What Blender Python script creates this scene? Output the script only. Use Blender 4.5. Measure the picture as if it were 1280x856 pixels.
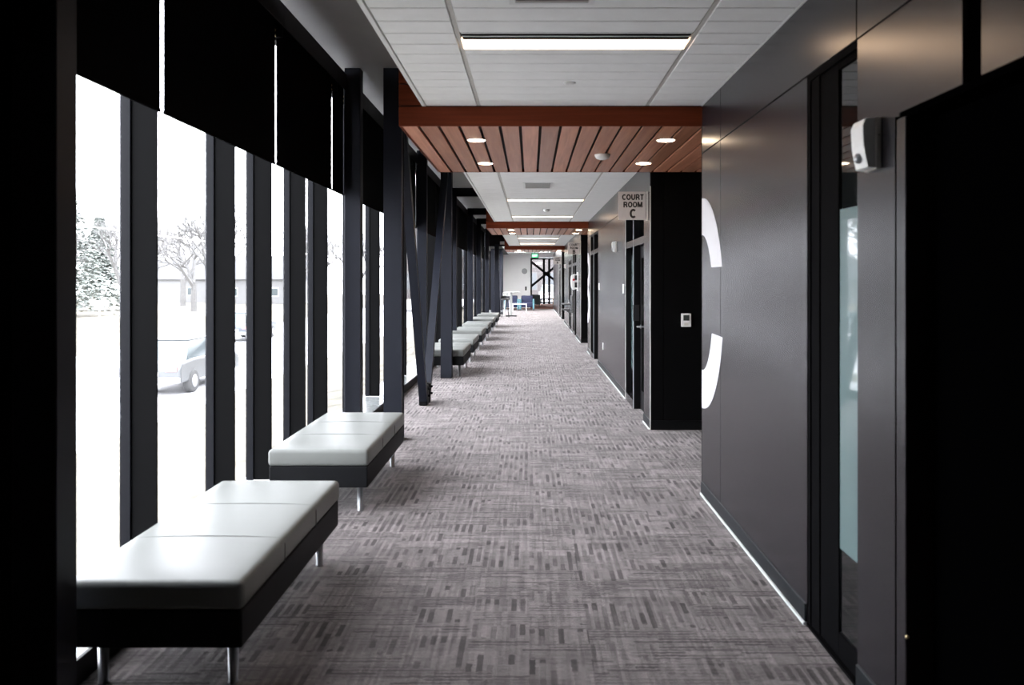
import bpy, bmesh, math, random
from mathutils import Vector, Matrix
random.seed(7)
for _o in list(bpy.data.objects): bpy.data.objects.remove(_o)
SC = bpy.context.scene
COL = SC.collection

# ------------------------------------------------------------------ camera, sky, exposure
EYE = 1.61
cam_d = bpy.data.cameras.new('camera'); cam = bpy.data.objects.new('camera', cam_d); COL.objects.link(cam)
cam.location = (0, 0, EYE); cam.rotation_euler = (math.pi/2, 0, 0)
cam_d.sensor_width = 36.0; cam_d.lens = 28.125
cam_d.shift_x = -23/1280; cam_d.shift_y = -78/1280
cam_d.clip_start = 0.05; cam_d.clip_end = 500
cam_d.dof.use_dof = True; cam_d.dof.focus_distance = 15.0; cam_d.dof.aperture_fstop = 3.2
SC.camera = cam

world = bpy.data.worlds.new('world'); SC.world = world; world.use_nodes = True
bg = world.node_tree.nodes['Background']
bg.inputs['Color'].default_value = (0.91, 0.94, 1.0, 1); bg.inputs['Strength'].default_value = 1.0

SC.view_settings.view_transform = 'Standard'; SC.view_settings.look = 'None'
SC.view_settings.gamma = 1.0; SC.view_settings.use_curve_mapping = False
SC.view_settings.exposure = 3.95
LAMP = 1.2          # radiance of the ceiling lamp diffusers
SC.cycles.max_bounces = 10; SC.cycles.diffuse_bounces = 6; SC.cycles.glossy_bounces = 4
SC.cycles.transparent_max_bounces = 12
SC.cycles.use_denoising = True
SC.cycles.sample_clamp_indirect = 6.0

# ------------------------------------------------------------------ materials
MATS = {}
def mat(name, col, rough=0.5, metal=0.0, spec=0.5, var=0.06, scale=30.0, bump=0.0, bscale=200.0, emit=None, estr=0.0, coat=0.0):
    m = bpy.data.materials.new(name); m.use_nodes = True
    nt = m.node_tree; N = nt.nodes; L = nt.links
    p = N['Principled BSDF']
    p.inputs['Roughness'].default_value = rough; p.inputs['Metallic'].default_value = metal
    p.inputs['Specular IOR Level'].default_value = spec
    if coat:
        p.inputs['Coat Weight'].default_value = coat; p.inputs['Coat Roughness'].default_value = 0.03
    tc = N.new('ShaderNodeTexCoord'); nz = N.new('ShaderNodeTexNoise'); nz.inputs['Scale'].default_value = scale
    nz.inputs['Detail'].default_value = 4
    L.new(tc.outputs['Object'], nz.inputs['Vector'])
    rp = N.new('ShaderNodeValToRGB')
    a = [max(0, c*(1-var)) for c in col]; b = [min(1, c*(1+var)) for c in col]
    rp.color_ramp.elements[0].position = 0.3; rp.color_ramp.elements[1].position = 0.7
    rp.color_ramp.elements[0].color = (*a, 1); rp.color_ramp.elements[1].color = (*b, 1)
    L.new(nz.outputs['Fac'], rp.inputs['Fac']); L.new(rp.outputs['Color'], p.inputs['Base Color'])
    if bump:
        n2 = N.new('ShaderNodeTexNoise'); n2.inputs['Scale'].default_value = bscale; n2.inputs['Detail'].default_value = 3
        L.new(tc.outputs['Object'], n2.inputs['Vector'])
        bp = N.new('ShaderNodeBump'); bp.inputs['Strength'].default_value = bump; bp.inputs['Distance'].default_value = 0.01
        L.new(n2.outputs['Fac'], bp.inputs['Height']); L.new(bp.outputs['Normal'], p.inputs['Normal'])
    if emit:
        p.inputs['Emission Color'].default_value = (*emit, 1); p.inputs['Emission Strength'].default_value = estr
    MATS[name] = m
    return m

def mat_glass(name, tint=(1, 1, 1), rough=0.0):
    m = bpy.data.materials.new(name); m.use_nodes = True
    nt = m.node_tree; N = nt.nodes; L = nt.links; N.remove(N['Principled BSDF'])
    out = N['Material Output']
    t = N.new('ShaderNodeBsdfTransparent'); t.inputs['Color'].default_value = (*tint, 1)
    g = N.new('ShaderNodeBsdfGlossy'); g.inputs['Roughness'].default_value = rough
    lw = N.new('ShaderNodeLayerWeight'); lw.inputs['Blend'].default_value = 0.5
    pw = N.new('ShaderNodeMath'); pw.operation = 'POWER'; pw.inputs[1].default_value = 5.0
    f = N.new('ShaderNodeMath'); f.operation = 'MULTIPLY_ADD'; f.inputs[1].default_value = 0.6; f.inputs[2].default_value = 0.03
    L.new(lw.outputs['Facing'], pw.inputs[0]); L.new(pw.outputs[0], f.inputs[0])
    mx = N.new('ShaderNodeMixShader')
    L.new(f.outputs[0], mx.inputs[0]); L.new(t.outputs[0], mx.inputs[1]); L.new(g.outputs[0], mx.inputs[2])
    L.new(mx.outputs[0], out.inputs['Surface'])
    MATS[name] = m; return m

def mat_wood(name, c1, c2, along='Y', rough=0.35, spec=0.4):
    m = bpy.data.materials.new(name); m.use_nodes = True
    nt = m.node_tree; N = nt.nodes; L = nt.links; p = N['Principled BSDF']
    p.inputs['Roughness'].default_value = rough; p.inputs['Specular IOR Level'].default_value = spec
    geo = N.new('ShaderNodeNewGeometry'); oi = N.new('ShaderNodeObjectInfo')
    mp = N.new('ShaderNodeMapping'); mp.inputs['Scale'].default_value = (30, 1.2, 30) if along == 'Y' else (1.2, 30, 30)
    L.new(geo.outputs['Position'], mp.inputs['Vector'])
    nz = N.new('ShaderNodeTexNoise'); nz.inputs['Scale'].default_value = 1.0; nz.inputs['Detail'].default_value = 6; nz.inputs['Distortion'].default_value = 0.6
    L.new(mp.outputs['Vector'], nz.inputs['Vector'])
    rp = N.new('ShaderNodeValToRGB'); rp.color_ramp.elements[0].position = 0.3; rp.color_ramp.elements[1].position = 0.72
    rp.color_ramp.elements[0].color = (*c1, 1); rp.color_ramp.elements[1].color = (*c2, 1)
    L.new(nz.outputs['Fac'], rp.inputs['Fac'])
    hs = N.new('ShaderNodeHueSaturation'); mr = N.new('ShaderNodeMapRange')
    mr.inputs['To Min'].default_value = 0.75; mr.inputs['To Max'].default_value = 1.2
    L.new(oi.outputs['Random'], mr.inputs['Value']); L.new(mr.outputs['Result'], hs.inputs['Value'])
    L.new(rp.outputs['Color'], hs.inputs['Color']); L.new(hs.outputs['Color'], p.inputs['Base Color'])
    MATS[name] = m; return m

def mat_carpet(name):
    m = bpy.data.materials.new(name); m.use_nodes = True
    nt = m.node_tree; N = nt.nodes; L = nt.links; p = N['Principled BSDF']
    p.inputs['Roughness'].default_value = 0.9; p.inputs['Specular IOR Level'].default_value = 0.25
    p.inputs['Sheen Weight'].default_value = 0.37; p.inputs['Sheen Roughness'].default_value = 0.45; p.inputs['Sheen Tint'].default_value = (1, 0.96, 0.95, 1)
    geo = N.new('ShaderNodeNewGeometry')
    def noise(sx, sy, det=2.0, off=0.0, rough=0.5):
        mp = N.new('ShaderNodeMapping'); mp.inputs['Scale'].default_value = (sx, sy, 1); mp.inputs['Location'].default_value = (off, off*1.7, 0)
        L.new(geo.outputs['Position'], mp.inputs['Vector'])
        n = N.new('ShaderNodeTexNoise'); n.noise_dimensions = '2D'; n.inputs['Scale'].default_value = 1.0; n.inputs['Detail'].default_value = det
        n.inputs['Roughness'].default_value = rough
        L.new(mp.outputs['Vector'], n.inputs['Vector']); return n.outputs['Fac']
    def ramp(fac, p0, v0, p1, v1):
        r = N.new('ShaderNodeMapRange'); r.inputs['From Min'].default_value = p0; r.inputs['From Max'].default_value = p1
        r.inputs['To Min'].default_value = v0; r.inputs['To Max'].default_value = v1
        L.new(fac, r.inputs['Value']); return r.outputs['Result']
    def math2(op, a, b):
        k = N.new('ShaderNodeMath'); k.operation = op
        for i, v in enumerate((a, b)):
            if isinstance(v, (int, float)): k.inputs[i].default_value = v
            else: L.new(v, k.inputs[i])
        return k.outputs[0]
    wob = N.new('ShaderNodeTexNoise'); wob.inputs['Scale'].default_value = 55; wob.inputs['Detail'].default_value = 1
    L.new(geo.outputs['Position'], wob.inputs['Vector'])
    wv = N.new('ShaderNodeVectorMath'); wv.operation = 'MULTIPLY_ADD'; wv.inputs[1].default_value = (0.010, 0.020, 0)
    L.new(wob.outputs['Color'], wv.inputs[0]); L.new(geo.outputs['Position'], wv.inputs[2])
    sp = N.new('ShaderNodeSeparateXYZ'); L.new(wv.outputs['Vector'], sp.inputs[0])
    def cells(u, v_, cu, cv, seed):
        # random value per cell; columns cu wide, cells cv long and shifted column by column
        iu = math2('FLOOR', math2('MULTIPLY', u, 1/cu), 0)
        w1 = N.new('ShaderNodeTexWhiteNoise'); w1.noise_dimensions = '1D'; L.new(math2('ADD', iu, seed), w1.inputs['W'])
        iv = math2('FLOOR', math2('ADD', math2('MULTIPLY', v_, 1/cv), w1.outputs['Value']), 0)
        cx = N.new('ShaderNodeCombineXYZ'); L.new(iu, cx.inputs[0]); L.new(iv, cx.inputs[1]); cx.inputs[2].default_value = seed
        w2 = N.new('ShaderNodeTexWhiteNoise'); w2.noise_dimensions = '3D'; L.new(cx.outputs[0], w2.inputs['Vector'])
        return w2.outputs['Value']
    X_, Y_ = sp.outputs[0], sp.outputs[1]
    def comb(u, cu, share):     # 1 on the leading share of every period, 0 between
        return math2('LESS_THAN', math2('FRACT', math2('MULTIPLY', u, 1/cu), 0), share)
    d0 = ramp(cells(X_, Y_, 0.044, 0.125, 3.0), 0.18, 0.0, 0.85, 1.0)
    l0 = ramp(cells(Y_, X_, 0.026, 0.24, 11.0), 0.20, 0.0, 0.85, 1.0)
    dash = ramp(math2('MULTIPLY', d0, comb(X_, 0.044, 0.58)), 0.0, 1.18, 1.0, 0.38)     # short dark dashes lying along the corridor
    line = ramp(math2('MULTIPLY', l0, comb(Y_, 0.026, 0.6)), 0.0, 1.16, 1.0, 0.48)      # thin streaks across it
    blk = ramp(cells(X_, Y_, 0.27, 0.15, 21.0), 0.35, 0.0, 0.65, 1.0)                   # blocks of one weave or the other
    rib = ramp(cells(X_, Y_, 0.013, 0.30, 41.0), 0.0, 0.78, 1.0, 1.20)
    tone = math2('MULTIPLY', rib, ramp(cells(Y_, X_, 0.12, 0.42, 31.0), 0.0, 0.80, 1.0, 1.18))
    v = N.new('ShaderNodeMix'); v.data_type = 'FLOAT'
    L.new(blk, v.inputs['Factor']); L.new(line, v.inputs['A']); L.new(dash, v.inputs['B'])
    fine = ramp(noise(260, 260, 2.0, 1), 0.3, 0.72, 0.7, 1.25)
    cord = math2('MULTIPLY', ramp(noise(14, 190, 1.0, 2), 0.3, 0.80, 0.7, 1.15), tone)
    tot = math2('MULTIPLY', math2('MULTIPLY', v.outputs['Result'], fine), cord)
    mx = N.new('ShaderNodeMix'); mx.data_type = 'RGBA'; mx.blend_type = 'MULTIPLY'; mx.inputs['Factor'].default_value = 1.0
    mx.inputs['A'].default_value = (0.068, 0.056, 0.055, 1)
    cb = N.new('ShaderNodeCombineColor')
    for i in range(3): L.new(tot, cb.inputs[i])
    L.new(cb.outputs['Color'], mx.inputs['B']); L.new(mx.outputs['Result'], p.inputs['Base Color']); mt = N.new('ShaderNodeMix'); mt.data_type = 'RGBA'; mt.blend_type = 'MULTIPLY'; mt.inputs['Factor'].default_value = 1.0; mt.inputs['A'].default_value = (1, 0.92, 0.91, 1); L.new(cb.outputs['Color'], mt.inputs['B']); L.new(mt.outputs['Result'], p.inputs['Sheen Tint'])
    bp = N.new('ShaderNodeBump'); bp.inputs['Strength'].default_value = 0.5; bp.inputs['Distance'].default_value = 0.006
    L.new(tot, bp.inputs['Height']); L.new(bp.outputs['Normal'], p.inputs['Normal'])
    MATS[name] = m; return m

mat_carpet('carpet')
mat('tile_white', (0.90, 0.90, 0.89), 0.85, var=0.03, scale=6, bump=0.25, bscale=350)
mat('grid_white', (0.54, 0.52, 0.49), 0.6, var=0.03)
mat('edge_white', (0.80, 0.80, 0.79), 0.45, var=0.02)
mat('deck_grey', (0.30, 0.295, 0.29), 0.55, var=0.05, scale=3)
mat('white_wall', (0.82, 0.83, 0.84), 0.6, var=0.02, scale=2)
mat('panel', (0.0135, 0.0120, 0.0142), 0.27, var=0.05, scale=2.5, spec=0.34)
mat('joint', (0.008, 0.008, 0.009), 0.7, var=0.1)
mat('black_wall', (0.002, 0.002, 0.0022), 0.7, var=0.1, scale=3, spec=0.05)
mat('black_metal', (0.003, 0.003, 0.0035), 0.5, var=0.1, scale=8, spec=0.12)
mat('steel_paint', (0.010, 0.0115, 0.018), 0.5, var=0.06, scale=6, spec=0.2)
mat('mullion', (0.0020, 0.0020, 0.0023), 0.6, var=0.08, scale=6, spec=0.05)
mat('mullion_edge', (0.0035, 0.0040, 0.0065), 0.5, var=0.06, scale=6, spec=0.12)
mat('sill', (0.16, 0.17, 0.17), 0.25, var=0.06, scale=5)
mat('void_black', (0.0006, 0.0006, 0.0007), 0.9, var=0.1, scale=20, spec=0.0)
mat('blind', (0.002, 0.002, 0.0024), 0.9, var=0.15, scale=150, spec=0.03)
mat('base_rubber', (0.008, 0.010, 0.012), 0.38, spec=0.25, var=0.05, scale=8)
mat('base_strip', (0.62, 0.66, 0.66), 0.35, var=0.04, scale=20)
mat('vinyl', (0.150, 0.157, 0.148), 0.42, spec=0.3, var=0.025, scale=5, bump=0.06, bscale=260)
mat('seam', (0.11, 0.115, 0.11), 0.5, var=0.05)
mat('bench_base', (0.0045, 0.0048, 0.0058), 0.6, spec=0.12, var=0.12, scale=60)
mat('chrome', (0.36, 0.365, 0.38), 0.35, metal=0.7, var=0.03)
mat('white_plastic', (0.78, 0.78, 0.76), 0.35, var=0.02)
mat('cream_plastic', (0.66, 0.63, 0.58), 0.4, var=0.02)
mat('pale_grey', (0.36, 0.37, 0.36), 0.5, var=0.03)
mat('grey_plastic', (0.32, 0.33, 0.34), 0.45, var=0.04)
mat('dark_plastic', (0.015, 0.015, 0.016), 0.35, var=0.05)
mat('screen', (0.05, 0.055, 0.05), 0.2, var=0.05)
mat('letter_white', (0.50, 0.50, 0.52), 0.5, var=0.01)
mat('sign_face', (0.60, 0.575, 0.565), 0.45, var=0.02)
mat('sign_black', (0.010, 0.010, 0.010), 0.5, var=0.05)
mat('lamp', (0.9, 0.9, 0.88), 0.5, var=0.0, emit=(1.0, 0.68, 0.44), estr=LAMP)
mat('lobby_fill_glow', (0.9, 0.9, 0.88), 0.5, var=0.0, emit=(1.0, 0.98, 0.95), estr=3.3)  # glow of the unseen panels added over the far seating
mat('downlight_lens', (0.9, 0.9, 0.88), 0.5, var=0.0, emit=(1.0, 0.76, 0.52), estr=3.0)
mat('exit_green', (0.05, 0.45, 0.20), 0.4, var=0.03, emit=(0.06, 0.75, 0.30), estr=0.07)
mat('exit_letter', (0.8, 0.9, 0.8), 0.4, var=0.0, emit=(0.75, 1.0, 0.8), estr=0.10)
mat('frosted', (0.070, 0.132, 0.132), 0.5, var=0.02, scale=2, coat=1.0)
mat('dark_glass', (0.006, 0.007, 0.007), 0.03, var=0.05, spec=0.6)
mat_glass('glass', (0.98, 0.98, 0.985))
mat_wood('wood_slat', (0.40, 0.155, 0.083), (0.56, 0.255, 0.155), 'Y')
mat_wood('wood_fascia', (0.11, 0.018, 0.005), (0.17, 0.032, 0.010), 'X', 0.6, 0.15)
mat('navy', (0.004, 0.007, 0.034), 0.75, var=0.1, scale=50)
mat('aqua', (0.06, 0.15, 0.18), 0.6, var=0.05)
mat('slate', (0.03, 0.045, 0.05), 0.7, var=0.08, scale=40)
mat('amber', (0.40, 0.18, 0.04), 0.6, var=0.06)
mat('yellow', (0.72, 0.60, 0.06), 0.5, var=0.04)
mat('rust', (0.16, 0.05, 0.024), 0.9, var=0.15, scale=60)
mat('red', (0.6, 0.03, 0.03), 0.4, var=0.05)
mat('brass', (0.65, 0.52, 0.28), 0.3, metal=1.0, var=0.05)
mat('grass', (0.125, 0.112, 0.086), 0.95, var=0.5, scale=2.2, bump=0.4, bscale=8)
mat('asphalt', (0.46, 0.46, 0.47), 0.85, var=0.08, scale=3)
mat('kerb', (0.5, 0.5, 0.49), 0.8, var=0.06)
mat('bark', (0.125, 0.122, 0.12), 0.9, var=0.15, scale=5)
mat('needles', (0.22, 0.24, 0.222), 0.9, var=0.2, scale=2)
mat('siding', (0.17, 0.17, 0.172), 0.7, var=0.05, scale=2)
mat('roofing', (0.075, 0.075, 0.08), 0.8, var=0.1)
mat('car_paint', (0.10, 0.104, 0.108), 0.4, metal=0.0, var=0.02)
mat('slate_car', (0.06, 0.068, 0.08), 0.3, var=0.03)
mat('tyre', (0.07, 0.07, 0.07), 0.8, var=0.1)
mat('car_glass', (0.055, 0.07, 0.075), 0.1, var=0.05)
mat('tail_light', (0.40, 0.20, 0.19), 0.3, var=0.05)
mat('brick_trim', (0.075, 0.07, 0.07), 0.7, var=0.05)
mat('office_glass', (0.05, 0.055, 0.06), 0.3, var=0.05)
mat('brick_far', (0.055, 0.049, 0.048), 0.85, var=0.1, scale=3)

# ------------------------------------------------------------------ mesh helpers
def wloc(o):
    v = Vector(o.location)
    while o.parent: o = o.parent; v += o.location
    return v
def link(name, mesh, m, loc, parent=None, smooth=False):
    o = bpy.data.objects.new(name, mesh); COL.objects.link(o)
    if m is not None and len(mesh.materials) == 0: mesh.materials.append(MATS[m])
    if smooth:
        for p in mesh.polygons: p.use_smooth = True
    loc = Vector(loc)
    if parent is not None:
        o.parent = parent; loc = loc - wloc(parent)
    o.location = loc
    return o
def from_bm(name, bm, m, loc=(0, 0, 0), parent=None, smooth=False):
    """bm holds world coordinates; they are taken relative to loc"""
    bmesh.ops.recalc_face_normals(bm, faces=bm.faces)
    bmesh.ops.translate(bm, verts=bm.verts, vec=-Vector(loc))
    me = bpy.data.meshes.new(name); bm.to_mesh(me); bm.free()
    return link(name, me, m, loc, parent, smooth)
def add_box(bm, x0, x1, y0, y1, z0, z1, bevel=0.0, seg=1):
    b2 = bmesh.new(); bmesh.ops.create_cube(b2, size=1)
    for v in b2.verts:
        v.co = Vector(((x0+x1)/2 + v.co.x*(x1-x0), (y0+y1)/2 + v.co.y*(y1-y0), (z0+z1)/2 + v.co.z*(z1-z0)))
    if bevel: bmesh.ops.bevel(b2, geom=list(b2.edges), offset=bevel, segments=seg, profile=0.5, affect='EDGES')
    merge(bm, b2)
def merge(bm, b2):
    me = bpy.data.meshes.new('tmp'); b2.to_mesh(me); b2.free(); bm.from_mesh(me); bpy.data.meshes.remove(me)
def box(name, x0, x1, y0, y1, z0, z1, m, parent=None, bevel=0.0, seg=1, smooth=False):
    bm = bmesh.new(); add_box(bm, x0, x1, y0, y1, z0, z1, bevel, seg)
    return from_bm(name, bm, m, ((x0+x1)/2, (y0+y1)/2, min(z0, z1)), parent, smooth)
def add_tube(bm, a, b, r0, r1=None, n=10, caps=True):
    a = Vector(a); b = Vector(b); r1 = r0 if r1 is None else r1
    d = (b-a); q = d.to_track_quat('Z', 'Y')
    R = []
    for p, r in ((a, r0), (b, r1)):
        R.append([bm.verts.new(p + q @ Vector((r*math.cos(2*math.pi*i/n), r*math.sin(2*math.pi*i/n), 0))) for i in range(n)])
    for i in range(n): bm.faces.new((R[0][i], R[0][(i+1) % n], R[1][(i+1) % n], R[1][i]))
    if caps: bm.faces.new(R[0][::-1]); bm.faces.new(R[1])
def tube(name, a, b, r0, m, parent=None, r1=None, n=12):
    bm = bmesh.new(); add_tube(bm, a, b, r0, r1, n)
    return from_bm(name, bm, m, (a[0], a[1], min(a[2], b[2])), parent, False)
def add_bar(bm, a, b, w, h):
    """square bar from a to b"""
    a = Vector(a); b = Vector(b); q = (b-a).to_track_quat('Z', 'X')
    R = []
    for p in (a, b):
        R.append([bm.verts.new(p + q @ Vector((sx*w/2, sy*h/2, 0))) for sx, sy in ((-1, -1), (1, -1), (1, 1), (-1, 1))])
    for i in range(4): bm.faces.new((R[0][i], R[0][(i+1) % 4], R[1][(i+1) % 4], R[1][i]))
    bm.faces.new(R[0][::-1]); bm.faces.new(R[1])
def bar(name, a, b, w, h, m, parent=None):
    bm = bmesh.new(); add_bar(bm, a, b, w, h)
    return from_bm(name, bm, m, a, parent)
def prism_pts(bm, pts, axis, t0, t1):
    """polygon (2D) extruded along axis 'X' (pts = y,z), 'Y' (pts = x,z) or 'Z' (pts = x,y)"""
    f = {'X': lambda p, t: (t, p[0], p[1]), 'Y': lambda p, t: (p[0], t, p[1]), 'Z': lambda p, t: (p[0], p[1], t)}[axis]
    A = [bm.verts.new(f(p, t0)) for p in pts]; B = [bm.verts.new(f(p, t1)) for p in pts]
    n = len(pts)
    bm.faces.new(A); bm.faces.new(B[::-1])
    for i in range(n): bm.faces.new((A[i], B[i], B[(i+1) % n], A[(i+1) % n]))
def prism(name, pts, axis, t0, t1, m, parent=None, loc=None):
    bm = bmesh.new(); prism_pts(bm, pts, axis, t0, t1)
    if loc is None:
        c = sum((v.co for v in bm.verts), Vector())/len(bm.verts); loc = (c.x, c.y, min(v.co.z for v in bm.verts))
    return from_bm(name, bm, m, loc, parent)
def lathe(name, prof, loc, m, parent=None, n=24, axis='Z'):
    """profile [(r, h)] turned around axis at loc"""
    bm = bmesh.new(); R = []
    for r, h in prof:
        ring = []
        for i in range(n):
            a = 2*math.pi*i/n; x, y = r*math.cos(a), r*math.sin(a)
            v = {'Z': (x, y, h), 'X': (h, x, y), 'Y': (x, h, y)}[axis]
            ring.append(bm.verts.new(Vector(v) + Vector(loc)))
        R.append(ring)
    for k in range(len(R)-1):
        for i in range(n): bm.faces.new((R[k][i], R[k][(i+1) % n], R[k+1][(i+1) % n], R[k+1][i]))
    bm.faces.new(R[0][::-1]); bm.faces.new(R[-1])
    return from_bm(name, bm, m, loc, parent, True)
def empty(name, loc, label=None, cat=None, group=None, kind=None):
    o = bpy.data.objects.new(name, None); COL.objects.link(o); o.location = loc; o.empty_display_size = 0.1
    return tag(o, label, cat, group, kind)
def tag(o, label=None, cat=None, group=None, kind=None):
    if label: o['label'] = label
    if cat: o['category'] = cat
    if group: o['group'] = group
    if kind: o['kind'] = kind
    return o
def struct(o, label=None): return tag(o, label, None, None, 'structure')
def copy_tree(o, parent=None):
    c = o.copy(); COL.objects.link(c); c.parent = parent
    for ch in list(o.children): copy_tree(ch, c)
    return c
def _arc(cx, cy, rx, ry, a0, a1, n=20):
    return [(cx+rx*math.cos(math.radians(a0+(a1-a0)*i/n)), cy+ry*math.sin(math.radians(a0+(a1-a0)*i/n))) for i in range(n+1)]
GLYPH = {   # bold sans capitals drawn as centre lines in a box one unit high: (advance width, strokes)
    'C': (0.68, [_arc(0.37, 0.5, 0.275, 0.41, 44, 316)]), 'O': (0.78, [_arc(0.39, 0.5, 0.295, 0.41, 0, 360, 28)]),
    'U': (0.72, [[(0.11, 1), (0.11, 0.36)] + _arc(0.36, 0.36, 0.25, 0.27, 180, 360)[1:] + [(0.61, 1)]]),
    'R': (0.73, [[(0.11, 0), (0.11, 1)], [(0.11, 0.91), (0.38, 0.91)] + _arc(0.38, 0.70, 0.21, 0.21, 90, -90)[1:] + [(0.11, 0.49)], [(0.40, 0.48), (0.60, 0.24), (0.62, 0)]]),
    'T': (0.62, [[(0.0, 0.91), (0.62, 0.91)], [(0.31, 0.95), (0.31, 0)]]),
    'M': (0.86, [[(0.10, 0), (0.10, 1)], [(0.76, 0), (0.76, 1)], [(0.13, 0.98), (0.43, 0.06)], [(0.73, 0.98), (0.43, 0.06)]]),
    'A': (0.74, [[(0.09, 0), (0.37, 0.97)], [(0.65, 0), (0.37, 0.97)], [(0.18, 0.28), (0.56, 0.28)]]),
    'B': (0.72, [[(0.11, 0), (0.11, 1)], [(0.11, 0.91), (0.38, 0.91)] + _arc(0.38, 0.715, 0.19, 0.195, 90, -90)[1:] + [(0.11, 0.52)], [(0.11, 0.52), (0.40, 0.52)] + _arc(0.40, 0.305, 0.22, 0.215, 90, -90)[1:] + [(0.11, 0.09)]]),
    'E': (0.62, [[(0.10, 0), (0.10, 1)], [(0.1, 0.91), (0.60, 0.91)], [(0.1, 0.51), (0.55, 0.51)], [(0.1, 0.09), (0.61, 0.09)]]),
    'X': (0.68, [[(0.06, 0), (0.62, 1)], [(0.06, 1), (0.62, 0)]]), 'I': (0.20, [[(0.10, 0), (0.10, 1)]]),
}
def text_mesh(txt, size, weight=0.235, th=0.001):
    """flat bold lettering, centred, in the XZ plane facing -Y"""
    bm = bmesh.new(); x = 0.0
    for ch in txt:
        adv, strokes = GLYPH[ch]
        for P in strokes:
            P = [Vector((px, py)) for px, py in P]; L_, R_ = [], []
            closed = (P[0]-P[-1]).length < 1e-4
            for i, p in enumerate(P):
                a_ = P[i-1] if i > 0 else (P[-2] if closed else p); b_ = P[i+1] if i < len(P)-1 else (P[1] if closed else p)
                d1 = (p-a_); d2 = (b_-p)
                d_ = ((d1.normalized() if d1.length > 0 else Vector((0, 0))) + (d2.normalized() if d2.length > 0 else Vector((0, 0)))).normalized()
                n_ = Vector((-d_.y, d_.x))*weight/2
                L_.append(p+n_); R_.append(p-n_)
            V = [(bm.verts.new(((x+l.x)*size, 0, l.y*size)), bm.verts.new(((x+r.x)*size, 0, r.y*size))) for l, r in zip(L_, R_)]
            for (l0, r0), (l1, r1) in zip(V[:-1], V[1:]): bm.faces.new((l0, r0, r1, l1))
        x += adv + 0.085
    w_ = (x-0.085)*size
    ext = bmesh.ops.extrude_face_region(bm, geom=list(bm.faces))
    bmesh.ops.translate(bm, verts=[v for v in ext['geom'] if isinstance(v, bmesh.types.BMVert)], vec=(0, -th, 0))
    bmesh.ops.translate(bm, verts=bm.verts, vec=(-w_/2, 0, -size/2))
    bmesh.ops.recalc_face_normals(bm, faces=bm.faces)
    me = bpy.data.meshes.new('lettering'); bm.to_mesh(me); bm.free()
    return me
ORD = ['first', 'second', 'third', 'fourth', 'fifth', 'sixth', 'seventh', 'eighth', 'ninth', 'tenth', 'eleventh', 'twelfth',
       'thirteenth', 'fourteenth', 'fifteenth', 'sixteenth', 'seventeenth', 'eighteenth', 'nineteenth', 'twentieth',
       'twenty-first', 'twenty-second', 'twenty-third', 'twenty-fourth', 'twenty-fifth', 'twenty-sixth', 'twenty-seventh', 'twenty-eighth', 'twenty-ninth', 'thirtieth'] + ['thirty-' + w for w in ('first', 'second', 'third', 'fourth', 'fifth', 'sixth', 'seventh', 'eighth', 'ninth')]

# ------------------------------------------------------------------ main dimensions
XW = 1.29            # face of the right wall
CEIL = 2.915         # hung ceiling
DECK = 3.73          # soffit above the window wall
WOODZ = 2.766        # underside of the wood bulkheads
XC0 = -0.813         # free left edge of the hung ceiling
BULK = [(6.0, 8.58), (17.85, 20.45), (30.4, 32.95)]
XG = -2.13           # glazing
POSTS = [2.87, 8.0, 13.1, 18.4, 23.6, 27.5, 32.8, 37.8, 43.0]

# ------------------------------------------------------------------ floor
fl = struct(box('floor', -2.2, 4.2, -1.6, 44.7, -0.2, 0, 'carpet'), 'grey brown patterned carpet running the length of the corridor')
struct(box('floor', -2.2, 4.2, 44.7, 54.2, -0.2, 0, 'rust'), 'rust coloured carpet in front of the far window')

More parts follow.
